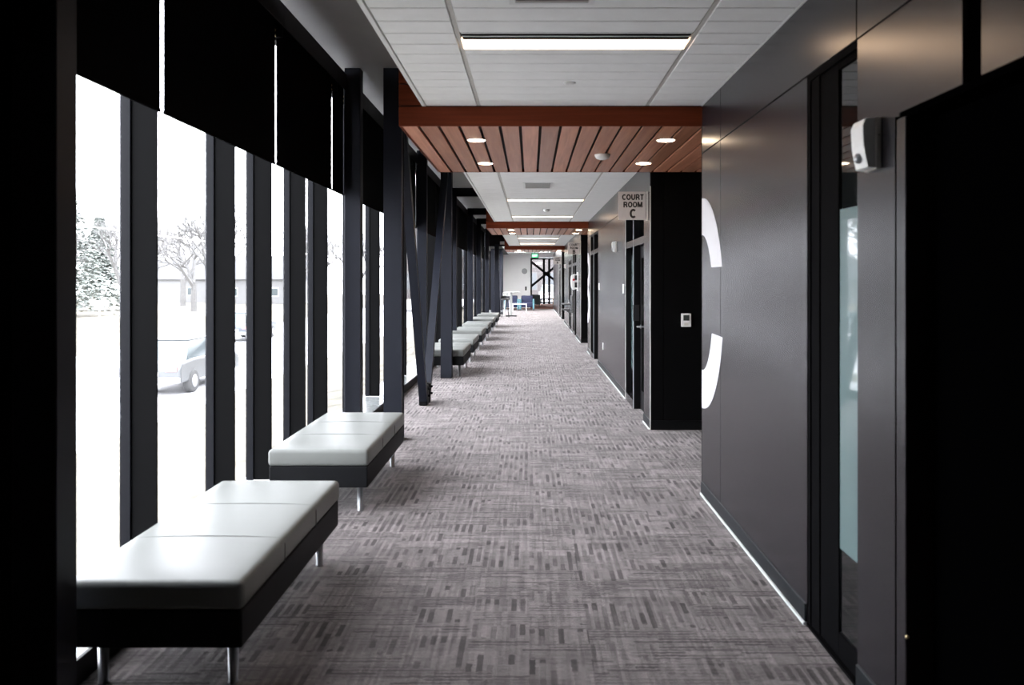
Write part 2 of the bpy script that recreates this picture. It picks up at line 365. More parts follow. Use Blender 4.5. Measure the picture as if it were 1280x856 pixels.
# ------------------------------------------------------------------ ceilings
struct(box('ceiling', -2.25, 4.2, -1.6, 33.5, DECK, DECK+0.15, 'deck_grey'), 'grey soffit above the blinds')
COLS = [(XC0+0.035, -0.400), (-0.373, 0.863), (0.890, XW-0.012)]
LIGHTS_Y = [4.43, 13.1, 16.5, 25.1, 28.7]
def hung_ceiling(y0, y1, fine):
    r = struct(empty('ceiling', (0, y0, CEIL)), 'white hung ceiling with linear tiles ' + ('nearest the camera' if fine else 'behind the nearest wood bulkhead' if y0 < 10 else 'behind the middle wood bulkhead'))
    box('backing', XC0, XW, y0, y1, CEIL+0.030, CEIL+0.06, 'grid_white', r)
    box('edge_trim', XC0, XC0+0.032, y0, y1, CEIL-0.004, CEIL+0.16, 'edge_white', r, 0.004)
    box('edge_trim', XW-0.010, XW, y0, y1, CEIL-0.002, CEIL+0.03, 'edge_white', r)
    for gx in (-0.3865, 0.8765):
        box('grid_bar', gx-0.011, gx+0.011, y0, y1, CEIL+0.003, CEIL+0.03, 'grid_white', r)
    pitch = 0.1965 if fine else 0.59
    gap = 0.011 if fine else 0.006
    cache = {}
    for ci, (xa, xb) in enumerate(COLS):
        y = y1
        while y - pitch > y0 - 1e-6:
            ya, yb = y-pitch+gap/2, y-gap/2
            y -= pitch
            segs = [(ya, yb)]
            if ci == 1:   # leave room for the luminaire, its slot and the grille
                for ly in LIGHTS_Y:
                    la, lb = ly-0.205, ly+0.09
                    new = []
                    for a, b in segs:
                        if b <= la or a >= lb: new.append((a, b)); continue
                        if a < la-0.02: new.append((a, la-0.004))
                        if b > lb+0.02: new.append((lb+0.004, b))
                    segs = new
            for a, b in segs:
                key = (ci, round(b-a, 4))
                if key not in cache:
                    bm = bmesh.new(); add_box(bm, -(xb-xa)/2, (xb-xa)/2, -(b-a)/2, (b-a)/2, 0, 0.03, 0.0035)
                    me = bpy.data.meshes.new('tile'); bmesh.ops.recalc_face_normals(bm, faces=bm.faces); bm.to_mesh(me); bm.free(); cache[key] = me
                link('tile', cache[key], 'tile_white', ((xa+xb)/2, (a+b)/2, CEIL), r)
    return r
hung_ceiling(0.0, BULK[0][0], True)
struct(box('ceiling', XC0, XW, -1.6, 0.0, CEIL, CEIL+0.06, 'tile_white'), 'white ceiling above the camera')
hung_ceiling(BULK[0][1], BULK[1][0], False)
hung_ceiling(BULK[1][1], BULK[2][0], False)
struct(box('ceiling', -2.25, -1.25, 33.08, 46.0, 3.08, 3.2, 'black_metal'), 'black soffit strip over the far windows')
struct(box('ceiling', -1.25, 4.2, 32.95, 54.2, 3.08, 3.2, 'white_wall'), 'plain white ceiling over the far seating area')
struct(box('wall_lobby_header', -0.99, 4.2, 32.96, 33.02, WOODZ, 3.73, 'white_wall'), 'white header behind the farthest wood bulkhead')
struct(box('wall_lobby_header', -2.25, -0.99, 33.02, 33.08, 3.0, 3.73, 'black_metal'), 'black header above the far windows')

# ------------------------------------------------------------------ wood bulkheads
def bulkhead(i, y0, y1):
    nm = ['nearest', 'middle', 'farthest'][i]
    r = struct(empty('trim_%d' % (i+1), (0, y0, WOODZ)), nm + ' reddish wood bulkhead with slatted underside across the corridor')
    xl, xr = -0.988, 3.2
    box('backing', xl+0.01, xr, y0+0.03, y1-0.03, WOODZ+0.03, WOODZ+0.05, 'joint', r)
    # face boards stacked up the front, dark joints between them
    z = WOODZ
    for h in (0.145, 0.155, 0.16, 0.16, 0.16, 0.16):
        z1 = min(z+h, DECK)
        box('fascia_board', xl, XW if z > WOODZ+0.01 or i >= 0 else xr, y0, y0+0.022, z, z1, 'wood_fascia', r, 0.002)
        z = z1 + 0.010
        if z > DECK-0.02: break
    box('fascia_board', xl, xl+0.022, y0+0.025, y1, WOODZ, DECK, 'wood_fascia', r)
    box('fascia_board', xl, xr, y1-0.022, y1, WOODZ, DECK, 'wood_fascia', r)
    box('backing', xl+0.01, XW, y0+0.024, y0+0.03, WOODZ+0.01, DECK, 'joint', r)
    p = 0.1533; x = xl; me = None
    while x < xr - 0.02:
        w = p-0.024
        if me is None:
            bm = bmesh.new(); add_box(bm, -w/2, w/2, -(y1-y0)/2+0.023, (y1-y0)/2-0.023, 0, 0.019, 0.0015)
            me = bpy.data.meshes.new('slat'); bmesh.ops.recalc_face_normals(bm, faces=bm.faces); bm.to_mesh(me); bm.free()
        link('slat', me, 'wood_slat', (x+w/2+0.004, (y0+y1)/2, WOODZ), r)
        x += p
    return r
for i, (a, b) in enumerate(BULK): bulkhead(i, a, b)

# ------------------------------------------------------------------ right wall
def panel(y0, y1, z0, z1, parent, m='panel', x=XW): return box('panel', x, x+0.018, y0, y1, z0, z1, m, parent, 0.0015)
BH = 0.10     # height of the wall base
def base(parent, y0, y1, x=XW, strip=True):
    box('wall_base', x-0.010, x+0.01, y0, y1, 0.014, BH, 'base_rubber', parent, 0.003)
    if strip: box('base_strip', x-0.016, x+0.01, y0, y1, 0.0, 0.014, 'base_strip', parent)

# -- near stretch, camera to first alcove
wr = struct(empty('wall_right_near', (XW, 0, 0)), 'dark grey panelled wall nearest the camera')
J = 0.004
JZ = 2.56
# backing behind the panels (with the openings left out)
for (a, b, c, d) in ((3.73, 6.01, 0, DECK), (3.155, 3.73, JZ, DECK), (2.80, 3.155, 0, DECK), (1.70, 2.80, 2.195, DECK), (-1.6, 1.70, 0, DECK)):
    box('backing', XW+0.018, XW+0.14, a, b, c, d, 'joint', wr)
panel(5.43+J, 6.01, 0, JZ-J, wr); panel(3.73, 5.43-J, 0, JZ-J, wr)
panel(5.43+J, 6.01, JZ+J, CEIL, wr); panel(3.165+J, 5.43-J, JZ+J, CEIL, wr)
# L-shaped panel beside and above the black door
prism('panel', [(3.155, 0), (3.155, JZ-J), (2.39, JZ-J), (2.39, 2.195), (2.80, 2.195), (2.80, 0)], 'X', XW, XW+0.018, 'panel', wr)
panel(2.39, 3.165-J, JZ+J, CEIL, wr)
panel(-1.6, 2.29, 2.195, CEIL, wr)
panel(-1.6, 1.70, 0, 2.195-J, wr)
box('panel_slot', XW+0.017, XW+0.02, 2.29, 2.39, 2.195, CEIL, 'void_black', wr)
base(wr, 3.735, 6.01); base(wr, 2.80, 3.15); base(wr, -1.6, 1.70)
box('wall_end', XW+0.0, XW+0.14, 6.01, 6.03, 0, DECK, 'black_wall', wr)
# recessed narrow glazed door beside the wall panels
d = struct(empty('door_1', (XW, 3.45, 0)), 'narrow recessed black door with frosted glass')
box('jamb', XW+0.004, XW+0.19, 3.7, 3.73, 0, JZ, 'blind', d)
box('jamb', XW+0.02, XW+0.19, 3.155, 3.165, 0, JZ, 'black_metal', d)
box('head', XW+0.004, XW+0.19, 3.165, 3.7, JZ-0.03, JZ, 'blind', d)
box('threshold', XW-0.004, XW+0.19, 3.157, 3.73, 0, 0.012, 'blind', d)
xg = XW+0.024
for nm, a, b, c, e in (('stile', 3.39, 3.60, 0.012, 2.53), ('frame_post', 3.60, 3.70, 0.012, 2.53), ('rail', 3.165, 3.39, 0.012, 0.12), ('rail', 3.165, 3.39, 2.50, 2.53)):
    box(nm, xg-(0.008 if nm != 'frame_post' else 0.014), xg+0.04, a, b, c, e, 'blind', d, 0.002)
box('pane', xg, xg+0.008, 3.165, 3.39, 0.12, 2.50, 'dark_glass', d)
box('frosted_film', xg-0.003, xg-0.0005, 3.165, 3.388, 0.475, 1.908, 'frosted', d)
box('backing', xg+0.06, xg+0.08, 3.10, 3.76, 0, JZ+0.05, 'black_wall', d)
# black door at the right edge
d = struct(empty('door_2', (XW, 2.2, 0)), 'black door at the right edge of the frame')
box('jamb', XW-0.012, XW+0.10, 2.725, 2.795, 0, 2.17, 'panel', d, 0.003)
box('leaf', XW+0.08, XW+0.12, 1.74, 2.72, 0.008, 2.16, 'void_black', d)
box('backing', XW+0.125, XW+0.15, 1.66, 2.84, 0, 2.25, 'void_black', d)
box('frame_gap', XW-0.0125, XW+0.004, 2.795, 2.803, 0, 2.18, 'void_black', d)
box('head', XW+0.004, XW+0.12, 1.70, 2.795, 2.172, 2.194, 'void_black', d)
box('jamb', XW-0.012, XW+0.10, 1.70, 1.74, 0, 2.16, 'black_wall', d)
lathe('strike_pin', [(0.005, 0), (0.007, 0.004), (0.004, 0.010)], (XW-0.012, 2.724, 0.395), 'brass', d, 10, 'X')

# -- alcoves behind each bulkhead
def alcove(i, y0, y1, letter):
    r = struct(empty('wall_alcove_%d' % (i+1), (XW, y1, 0)), 'black end wall of the %s alcove' % ['nearest', 'middle', 'farthest'][i])
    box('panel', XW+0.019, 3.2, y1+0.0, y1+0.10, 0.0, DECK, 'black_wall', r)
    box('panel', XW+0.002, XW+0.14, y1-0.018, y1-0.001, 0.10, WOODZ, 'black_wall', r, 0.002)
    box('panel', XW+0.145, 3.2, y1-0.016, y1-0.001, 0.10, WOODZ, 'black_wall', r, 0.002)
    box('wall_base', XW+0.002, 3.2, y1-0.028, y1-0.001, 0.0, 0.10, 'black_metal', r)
    box('corner_strip', XW-0.003, XW+0.004, y1-0.020, y1+0.0, 0.0, 2.62, 'grid_white', r)
    struct(box('wall_alcove_back', 3.2, 3.3, y0-0.3, y1+0.1, 0, DECK, 'black_wall'))
    struct(box('wall_alcove_side', XW+0.141, 3.2, y0-0.1, y0, 0, DECK, 'black_wall'))
for i, (a, b) in enumerate([(6.01, 8.62), (18.0, 20.5), (30.4, 32.95)]): alcove(i, a, b, 'CBA'[i])

def glazed_door(n, ya, ym, yb, parent_wall, label, door_top=2.03, top=JZ, lever=True):
    """opening ya..yb in the right wall; leaf ya..ym, side light ym..yb, grey bar and transom above"""
    d = struct(empty('door_%d' % n, (XW, (ya+yb)/2, 0)), label)
    x0 = XW
    box('transom_bar', x0, x0+0.10, ya, yb, door_top, door_top+0.085, 'panel', d, 0.003)
    box('mullion', x0+0.006, x0+0.12, ym, ym+0.055, 0, door_top, 'black_metal', d)
    box('mullion_cap', x0, x0+0.006, ym+0.03, ym+0.055, 0, top, 'grey_plastic', d)
    box('mullion', x0+0.006, x0+0.12, ym, ym+0.055, door_top+0.085, top, 'black_metal', d)
    box('jamb', x0+0.002, x0+0.13, yb-0.03, yb, 0, top, 'black_metal', d)
    box('jamb_cap', x0-0.004, x0+0.004, yb, yb+0.02, 0, top, 'grid_white', d)
    box('jamb', x0+0.02, x0+0.13, ya, ya+0.025, 0, top, 'black_metal', d)
    box('head', x0+0.002, x0+0.13, ya, yb, top-0.03, top, 'black_metal', d)
    box('sill', x0, x0+0.12, ym+0.055, yb-0.03, 0, 0.10, 'panel', d)
    box('pane', x0+0.075, x0+0.083, ym+0.055, yb-0.03, 0.10, door_top, 'dark_glass', d)
    box('frosted_film', x0+0.071, x0+0.0745, ym+0.055, yb-0.03, 0.42, 1.94, 'frosted', d)
    box('pane', x0+0.075, x0+0.083, ym+0.055, yb-0.03, door_top+0.085, top-0.03, 'dark_glass', d)
    box('pane', x0+0.075, x0+0.083, ya+0.025, ym, door_top+0.085, top-0.03, 'dark_glass', d)
    leaf = box('leaf', x0+0.085, x0+0.125, ya+0.027, ym-0.003, 0.008, door_top-0.005, 'black_metal', d)
    box('pane', x0+0.081, x0+0.085, ya+0.15, ym-0.13, 0.25, door_top-0.15, 'dark_glass', leaf)
    box('backing', x0+0.135, x0+0.16, ya-0.03, yb+0.03, 0, top+0.05, 'black_wall', d)
    if lever:
        hy = ym-0.06
        lathe('rose', [(0.026, 0), (0.026, -0.008), (0.012, -0.012), (0.012, -0.05), (0.0, -0.05)], (x0+0.085, hy, 1.03), 'chrome', leaf, 16, 'X')
        tube('lever', (x0+0.038, hy+0.01, 1.03), (x0+0.038, hy-0.12, 1.035), 0.009, 'chrome', leaf, 0.007)
        box('push_plate', x0-0.006, x0+0.07, ym-0.006, ym, 1.10, 1.30, 'dark_plastic', d)
    return d

# -- middle stretch, between the first two alcoves
wm = struct(empty('wall_right_middle', (XW, 8.6, 0)), 'dark grey panelled wall with the courtroom C door')
for (a, b, c, e) in ((8.62, 9.09, 0, DECK), (9.09, 10.83, JZ, DECK), (10.83, 15.2, 0, DECK), (15.2, 17.2, JZ, DECK), (17.2, 18.0, 0, DECK)):
    box('backing', XW+0.018, XW+0.14, a, b, c, e, 'joint', wm)
panel(8.622, 9.09, 0, JZ-J, wm); panel(8.622, 10.83, JZ+J, CEIL, wm)
panel(10.85, 15.2, 0, JZ-J, wm); panel(10.83+2*J, 15.2, JZ+J, CEIL, wm)
panel(17.22, 18.0, 0, JZ-J, wm); panel(15.2+2*J, 18.0, JZ+J, CEIL, wm)
base(wm, 8.625, 9.088); base(wm, 10.855, 15.19); base(wm, 17.225, 18.0)
glazed_door(3, 9.09, 10.0, 10.83, wm, 'black glazed door with side light and transom under the courtroom C sign')
glazed_door(4, 15.2, 16.3, 17.2, wm, 'second black glazed door further along past the courtroom C door', 2.14, JZ, False)
box('wall_end', XW+0.0, XW+0.14, 18.0, 18.02, 0, DECK, 'black_wall', wm)
# -- far stretch
wf = struct(empty('wall_right_far', (XW, 20.5, 0)), 'dark grey panelled wall with the courtroom B door')
for (a, b, c, e) in ((20.5, 22.5, 0, DECK), (22.5, 24.3, JZ, DECK), (24.3, 25.4, 0, DECK), (25.4, 27.1, 2.25, DECK), (27.1, 30.4, 0, DECK)):
    box('backing', XW+0.018, XW+0.14, a, b, c, e, 'joint', wf)
panel(20.502, 22.5, 0, JZ-J, wf); panel(20.502, 30.4, JZ+J, CEIL, wf); panel(24.32, 25.4, 0, JZ-J, wf); panel(27.12, 30.4, 0, JZ-J, wf); panel(25.4, 27.12, 2.25, JZ-J, wf)
base(wf, 20.505, 22.49); base(wf, 24.325, 25.39); base(wf, 27.125, 30.4)
glazed_door(5, 22.5, 23.4, 24.3, wf, 'black glazed door under the courtroom B sign', 2.03, JZ, False)
glazed_door(6, 25.4, 26.3, 27.1, wf, 'black glazed door behind the drinking fountain', 2.03, 2.25, False)
# -- last stretch
wl = struct(empty('wall_right_last', (XW, 33, 0)), 'last stretch of dark wall before the far seating area')
for (a, b, c, e) in ((32.95, 34.4, 0, 3.08), (34.4, 36.2, JZ, 3.08), (36.2, 45.0, 0, 3.08)):
    box('backing', XW+0.018, XW+0.14, a, b, c, e, 'joint', wl)
panel(32.952, 34.4, 0, JZ-J, wl); panel(32.952, 45.0, JZ+J, 3.08, wl); panel(36.22, 45.0, 0, JZ-J, wl)
base(wl, 32.955, 34.39); base(wl, 36.225, 45.0)
glazed_door(7, 34.4, 35.3, 36.2, wl, 'farthest black glazed door under the courtroom A sign', 2.03, JZ, False)
# -- shell
struct(box('wall_back', -2.25, 4.2, -1.7, -1.6, 0, DECK, 'black_wall'))
struct(box('wall_left', -2.25, -1.86, -1.6, 3.035, 0, DECK, 'black_wall'), 'solid black wall left of the camera')
struct(box('wall_right_outer', 4.2, 4.3, 32.9, 54.2, 0, 3.2, 'white_wall'))
struct(box('wall_right_outer', 3.2, 4.2, 32.85, 32.95, 0, 3.2, 'white_wall'))
ww = struct(box('wall_far', -2.25, -0.0, 46.0, 46.15, 0, 3.08, 'white_wall'), 'plain white wall at the far end left of the tall window')
struct(box('wall_far_return', -0.06, -0.0, 46.15, 54.0, 0, 3.08, 'white_wall'))
struct(box('wall_left_lobby', -2.25, -2.1, 43.1, 46.0, 0, 3.2, 'white_wall'))
struct(box('wall_end', 2.4, 4.2, 54.0, 54.2, 0, 3.1, 'white_wall'))

# -- tall window at the end with its X brace
we = struct(empty('window_end', (0, 54.0, 0)), 'tall black framed window closing the far end of the corridor')
for x in (0.02, 0.913, 1.27, 1.86, 2.36):
    box('mullion', max(x-0.075, 0.001), x+0.075, 53.95, 54.08, 0, 3.08, 'black_metal', we)
for z in (0.10, 0.32, 3.04): box('rail', 0, 2.4, 53.96, 54.07, z-0.045, z+0.045, 'black_metal', we)
for a, b in ((0.07, 0.863), (0.963, 1.22), (1.32, 1.81), (1.91, 2.31)):
    box('pane', a, b, 54.0, 54.008, 0.365, 2.995, 'glass', we); box('pane', a, b, 54.0, 54.008, 0.145, 0.275, 'glass', we)
xb = empty('cross_brace', (1.06, 53.6, 0.35), 'black steel X brace standing before the far window', 'brace')
for a, b in (((0.06, 2.83), (2.12, 1.21)), ((0.06, 1.20), (2.12, 2.88))):
    bar('arm', (a[0], 53.6, a[1]), (b[0], 53.6, b[1]), 0.15, 0.12, 'black_metal', xb)
prism('gusset', [(0.85, 2.12), (0.95, 2.2), (1.12, 2.12), (1.29, 2.05), (1.29, 1.86), (1.2, 1.82), (1.0, 1.94), (0.85, 1.98)], 'Y', 53.53, 53.67, 'black_metal', xb)
for x in (0.06, 2.12): box('foot', x-0.05, x+0.05, 53.55, 53.65, 0, 3.08, 'black_metal', xb)

# ------------------------------------------------------------------ window wall (left)
FINS = {0: [3.04, 4.18, 5.28, 6.03, 6.94, 7.69], 1: [9.12, 10.37, 12.0, 12.62]}
GAPS = {0: [2.95, 4.13, 5.97, 7.66], 1: [9.05, 10.95, 12.6]}
bi = 0
for k in range(len(POSTS)-1):
    y0, y1 = POSTS[k], POSTS[k+1]
    w = struct(empty('window_%d' % (k+1), (XG, y0, 0)), '%s bay of tall black mullioned windows from the camera' % ORD[k])
    T = y1-y0
    fins = FINS.get(k, [y0+T*f for f in (0.53, 0.70, 0.86)])
    for y in fins:
        mu = box('mullion', XG+0.045, -1.952, y, y+0.014, 0.105, DECK, 'mullion', w, 0.002)
        box('mullion_frame', XG-0.012, XG+0.045, y-0.012, y+0.028, 0.105, DECK, 'mullion_edge', mu, 0.002)
    ed = [y0+0.06] + fins + [y1+0.06]
    for a, b in zip(ed[:-1], ed[1:]):
        if b-a > 0.15: box('pane', XG-0.008, XG, a+0.02, b-0.02 if b != ed[-1] else b-0.02, 0.10, DECK-0.02, 'glass', w)
    box('sill', XG-0.06, -1.81, y0, y1, 0.0, 0.10, 'sill', w, 0.004)
    box('sill_front', -1.81, -1.795, y0, y1, 0.0, 0.104, 'black_metal', w)
    box('post', -1.86, -1.70, y0, y0+0.13, 0.0, DECK, 'steel_paint', w, 0.003)
    box('head', XG-0.06, -1.975, y0, y1, DECK-0.03, DECK, 'black_metal', w)
    # blind pocket along the top
    box('blind_housing', -1.97, -1.925, y0+0.14, y1-0.01, 3.42, 3.60, 'black_metal', w)
    if k == len(POSTS)-2: box('post', -1.86, -1.70, y1, y1+0.13, 0, 3.08, 'steel_paint', w)
    # roller blinds
    gaps = GAPS.get(k, [y0+T*0.20, y0+T*0.57, y0+T*0.91] if k < 4 else [y0+T*0.57])
    if k == 0: spans = [(2.96, 4.105), (4.15, 5.95), (5.99, 7.64), (7.68, 8.12)]
    else:
        e = [y0+0.16]
        spans = []
        for g in gaps: spans.append((e[-1], g-0.02)); e.append(g+0.02)
        spans.append((e[-1], y1+0.12 if k < 5 else y1-0.02))
    if k >= 6: spans = []
    for a, b in spans:
        lab = 'black roller blind half lowered, %s from the camera along the windows' % ORD[bi]
        r = empty('roller_blind', (-1.9, a, 2.47), lab, 'blind', 'roller blinds on the window wall')
        box('fabric', -1.9025, -1.8995, a, b, 2.485, 3.56, 'blind', r)
        box('bottom_bar', -1.908, -1.894, a, b, 2.47, 2.49, 'blind', r, 0.003)
        tube('roller', (-1.885, a, 3.60), (-1.885, b, 3.60), 0.035, 'black_metal', r)
        box('fascia', -1.845, -1.838, a-0.018, b+0.018, 3.50, 3.665, 'black_metal', r)
        if y0 < 20:
            box('bracket', -1.91, -1.85, a-0.016, a-0.008, 3.42, 3.66, 'black_metal', r)
            lathe('chain_bead', [(0.004, 0), (0.007, 0.012), (0.004, 0.024)], (-1.905, a-0.012, 3.425), 'brass', r, 8)
            lathe('chain_bead', [(0.004, 0), (0.007, 0.012), (0.004, 0.024)], (-1.905, a-0.012, 3.465), 'brass', r, 8)
        bi += 1

# transverse steel beams under the soffit
for k, y in enumerate((18.4, 23.6, 27.5)):
    o = struct(box('trim_beam_%d' % (k+1), -1.86, -0.99, y, y+0.2, 3.54, DECK, 'black_metal'), '%s black steel beam under the grey soffit' % ORD[k])

# interior columns and V braces
def column(y, label, z1=DECK):
    c = empty('column', (-1.38, y+0.09, 0), label, 'column', 'black steel columns along the windows')
    bm = bmesh.new()     # wide-flange steel section
    x0, x1 = -1.47, -1.29
    add_box(bm, x0, x1, y, y+0.014, 0, z1); add_box(bm, x0, x1, y+0.166, y+0.18, 0, z1); add_box(bm, -1.386, -1.374, y+0.014, y+0.166, 0, z1)
    add_box(bm, x1-0.02, x1-0.008, y+0.012, y+0.168, 0, z1)
    from_bm('shaft', bm, 'steel_paint', (-1.38, y+0.09, 0), c)
    box('base_plate', -1.47, -1.29, y-0.0, y+0.18, 0, 0.012, 'black_metal', c)
    return c
column(8.0, 'black steel column just behind the second bench')
column(13.1, 'black steel column standing beside the third bench')
column(32.8, 'black steel column near the far seating, nearer one of the far pair', 3.08)
column(37.8, 'black steel column near the far seating, farther one of the far pair', 3.08)
def v_brace(yb, ya, yc, z1, labs):
    for s, lab in zip((0, 1), labs):
        yt = ya+0.25 if s == 0 else yc-0.07
        y_ = yb-0.10 if s == 0 else yb+0.14
        b = empty('brace', (-1.36, y_, 0), lab, 'brace', 'slanted braces between the columns')
        x_ = -1.375
        bar('strut', (x_, y_, 0.03), (x_+0.01, yt, z1-0.04), 0.10, 0.10, 'steel_paint', b)
        box('gusset', x_-0.055, x_+0.055, y_-0.07, y_+0.07, 0, 0.26, 'black_metal', b, 0.01)
        for zz in (0.12, 0.21): tube('bolt', (x_+0.05, y_, zz), (x_+0.085, y_, zz), 0.016, 'black_metal', b, None, 6)
v_brace(10.42, 8.0, 13.1, DECK, ('slanted steel brace leaning toward the column behind the second bench', 'slanted steel brace leaning toward the column by the third bench'))
v_brace(35.3, 32.8, 37.8, 3.08, ('far slanted brace leaning toward the nearer far column', 'far slanted brace leaning toward the farther far column'))

# ------------------------------------------------------------------ benches
def make_bench():
    r = empty('bench', (-1.45, 0, 0))
    W, Ln = 0.69, 1.57
    x0, x1, y0, y1 = -1.45-W/2, -1.45+W/2, -Ln/2, Ln/2
    bm = bmesh.new(); add_box(bm, x0, x1, y0, y1, 0.337, 0.45, 0.026, 4)
    bmesh.ops.subdivide_edges(bm, edges=[e for e in bm.edges if e.calc_length() > 0.3], cuts=11, use_grid_fill=True)
    for v in bm.verts:     # slightly crowned pad
        u = min(1, max(0, (v.co.x-x0)/W)); t = min(1, max(0, (v.co.y-y0)/Ln))
        if v.co.z > 0.44: v.co.z += 0.010*(math.sin(math.pi*u)*math.sin(math.pi*t))**0.5
    c = from_bm('cushion', bm, 'vinyl', (-1.45, 0, 0.337), r, True)
    for k in (1, 2):
        ys = y0 + Ln*k/3
        bm = bmesh.new()
        P = [(x0-0.001, 0.345), (x0-0.001, 0.425), (x0+0.03, 0.4525), (x0+W*0.25, 0.4585), (-1.45, 0.4605), (x1-W*0.25, 0.4585), (x1-0.03, 0.4525), (x1+0.001, 0.425), (x1+0.001, 0.345)]
        for a, b in zip(P[:-1], P[1:]): add_bar(bm, (a[0], ys, a[1]), (b[0], ys, b[1]), 0.003, 0.005)
        from_bm('seam', bm, 'seam', (-1.45, ys, 0.34), c)
    box('base', x0+0.008, x1-0.008, y0+0.008, y1-0.008, 0.19, 0.336, 'bench_base', r, 0.008, 2)
    for sx in (-1, 1):
        for sy in (-1, 1):
            x, y = -1.45+sx*(W/2-0.085), sy*(Ln/2-0.13)
            lathe('leg', [(0.021, 0), (0.021, 0.006), (0.019, 0.008), (0.022, 0.19)], (x, y, 0), 'chrome', r, 14)
    return r
bench0 = make_bench()
BN = ['pale vinyl bench nearest the camera, in shadow on its near side',
      'pale vinyl bench second from the camera beside the window posts',
      'pale vinyl bench just past the V braces, partly behind a column',
      'pale vinyl bench fourth from the camera in the far row', 'pale vinyl bench fifth from the camera in the far row',
      'pale vinyl bench sixth from the camera in the far row', 'pale vinyl bench seventh from the camera in the far row',
      'pale vinyl bench farthest from the camera, before the high table']
for i, yf in enumerate((4.645, 7.03, 14.88, 17.2, 19.9, 22.6, 25.4, 28.5)):
    b = bench0 if i == 0 else copy_tree(bench0)
    b.location = (-1.45, yf-0.785, 0)
    tag(b, BN[i], 'bench', 'pale vinyl benches along the window wall')

# ------------------------------------------------------------------ ceiling fittings
CL = ['nearest recessed linear ceiling light with a dark slot beside it', 'recessed linear ceiling light first behind the nearest wood bulkhead',
      'recessed linear ceiling light just before the middle wood bulkhead', 'recessed linear ceiling light first behind the middle wood bulkhead',
      'recessed linear ceiling light just before the farthest wood bulkhead']
for i, y in enumerate(LIGHTS_Y):
    r = empty('ceiling_light', (0.245, y, CEIL), CL[i], 'ceiling light', 'linear lights in the hung ceiling')
    x0, x1 = -0.365, 0.855
    box('diffuser', x0, x1, y-0.083, y+0.083, CEIL-0.001, CEIL+0.012, 'lamp', r)
    box('housing', x0-0.01, x1+0.01, y-0.095, y+0.09, CEIL+0.0125, CEIL+0.029, 'grid_white', r)
    box('frame', x0-0.012, x1+0.012, y+0.083, y+0.091, CEIL-0.003, CEIL+0.012, 'edge_white', r)
    s = empty('slot_diffuser', (0.245, y-0.15, CEIL), 'black double slot air diffuser on the near side of the ' + CL[i].split(' linear')[0].replace('recessed', 'ceiling light') .strip() + ' in row %s' % ORD[i], 'air diffuser', 'slot diffusers beside the ceiling lights')
    s['label'] = 'black double slot air diffuser along the ' + ['nearest ceiling light', 'ceiling light first behind the nearest bulkhead', 'ceiling light just before the middle bulkhead', 'ceiling light first behind the middle bulkhead', 'ceiling light before the farthest bulkhead'][i]
    box('slot', x0, x1, y-0.20, y-0.087, CEIL+0.001, CEIL+0.020, 'blind', s)
    for yy, m in ((y-0.203, 'edge_white'), (y-0.148, 'white_plastic'), (y-0.093, 'edge_white')):
        box('blade', x0, x1, yy-0.006, yy+0.006, CEIL-0.002, CEIL+0.0008, m, s)
for i, y in enumerate((34.8, 36.9, 39.0, 41.1)):  # added panels, hidden from the camera, that brighten the white far wall
    r = empty('added_fill_panel', (0.0, y, 3.08), '%s unseen fill panel added in the far seating area ceiling' % ORD[i], 'ceiling light', 'added fill panels over the far seating area')
    for q in (-0.55, 0.75):
        box('diffuser', q-0.29, q+0.29, y-0.59, y+0.59, 3.068, 3.074, 'lobby_fill_glow', r); box('frame', q-0.31, q+0.31, y-0.61, y+0.61, 3.074, 3.0798, 'edge_white', r)
def grille(y0, y1, label):
    g = empty('air_grille', (0.10, (y0+y1)/2, CEIL), label, 'air grille', 'ceiling air grilles')
    box('frame', -0.10, 0.30, y0-0.03, y1+0.03, CEIL-0.006, CEIL-0.0005, 'edge_white', g)
    box('core', -0.07, 0.27, y0, y1, CEIL-0.0085, CEIL-0.0065, 'grey_plastic', g)
    n = 9
    for i in range(n):
        y = y0 + (y1-y0)*(i+0.5)/n
        box('blade', -0.07, 0.27, y-0.006, y+0.006, CEIL-0.013, CEIL-0.009, 'grid_white', g)
grille(3.20, 3.745, 'square air grille at the top edge of the nearest ceiling')
grille(10.73, 11.3, 'square air grille in the ceiling behind the nearest bulkhead')
grille(22.3, 22.9, 'square air grille in the ceiling behind the middle bulkhead')
def puck(x, y, z, label, name='smoke_detector', cat='detector', r=0.045, h=0.03):
    o = lathe(name, [(r*0.35, -h), (r*0.8, -h*0.75), (r, -h*0.25), (r, 0)], (x, y, z), 'white_plastic'); tag(o, label, cat)
    return o
puck(0.26, 1305/(350-103.5), CEIL-0.0005, 'small white sprinkler cover in the nearest ceiling', 'sprinkler', 'sprinkler', 0.04, 0.012)
puck(0.663, 7.36, WOODZ-0.0005, 'white dome detector on the nearest wood slats', r=0.072, h=0.05)
puck(0.30, 14.75, CEIL-0.0005, 'white detector between the two lights behind the nearest bulkhead', r=0.06, h=0.05)
puck(0.19, 22.0, CEIL-0.0005, 'white detector in the ceiling behind the middle bulkhead', r=0.06, h=0.05)
def downlight(x, y, label):
    r = empty('downlight', (x, y, WOODZ), label, 'downlight', 'round downlights in the wood slats')
    lathe('trim_ring', [(0.078, -0.003), (0.083, -0.001), (0.083, -0.0002)], (x, y, WOODZ), 'edge_white', r, 28)
    lathe('lens', [(0.070, -0.004), (0.070, -0.0031)], (x, y, WOODZ), 'downlight_lens', r, 28)
for i, (a, b) in enumerate(BULK):
    for xs, sl in ((-0.445, 'left'), (1.12, 'right')):
        for dy, dl in ((0.61, 'near'), (1.92, 'rear')):
            downlight(xs, a+dy, 'round downlight, %s %s one of the four in the %s wood bulkhead' % (dl, sl, ['nearest', 'middle', 'farthest'][i]))

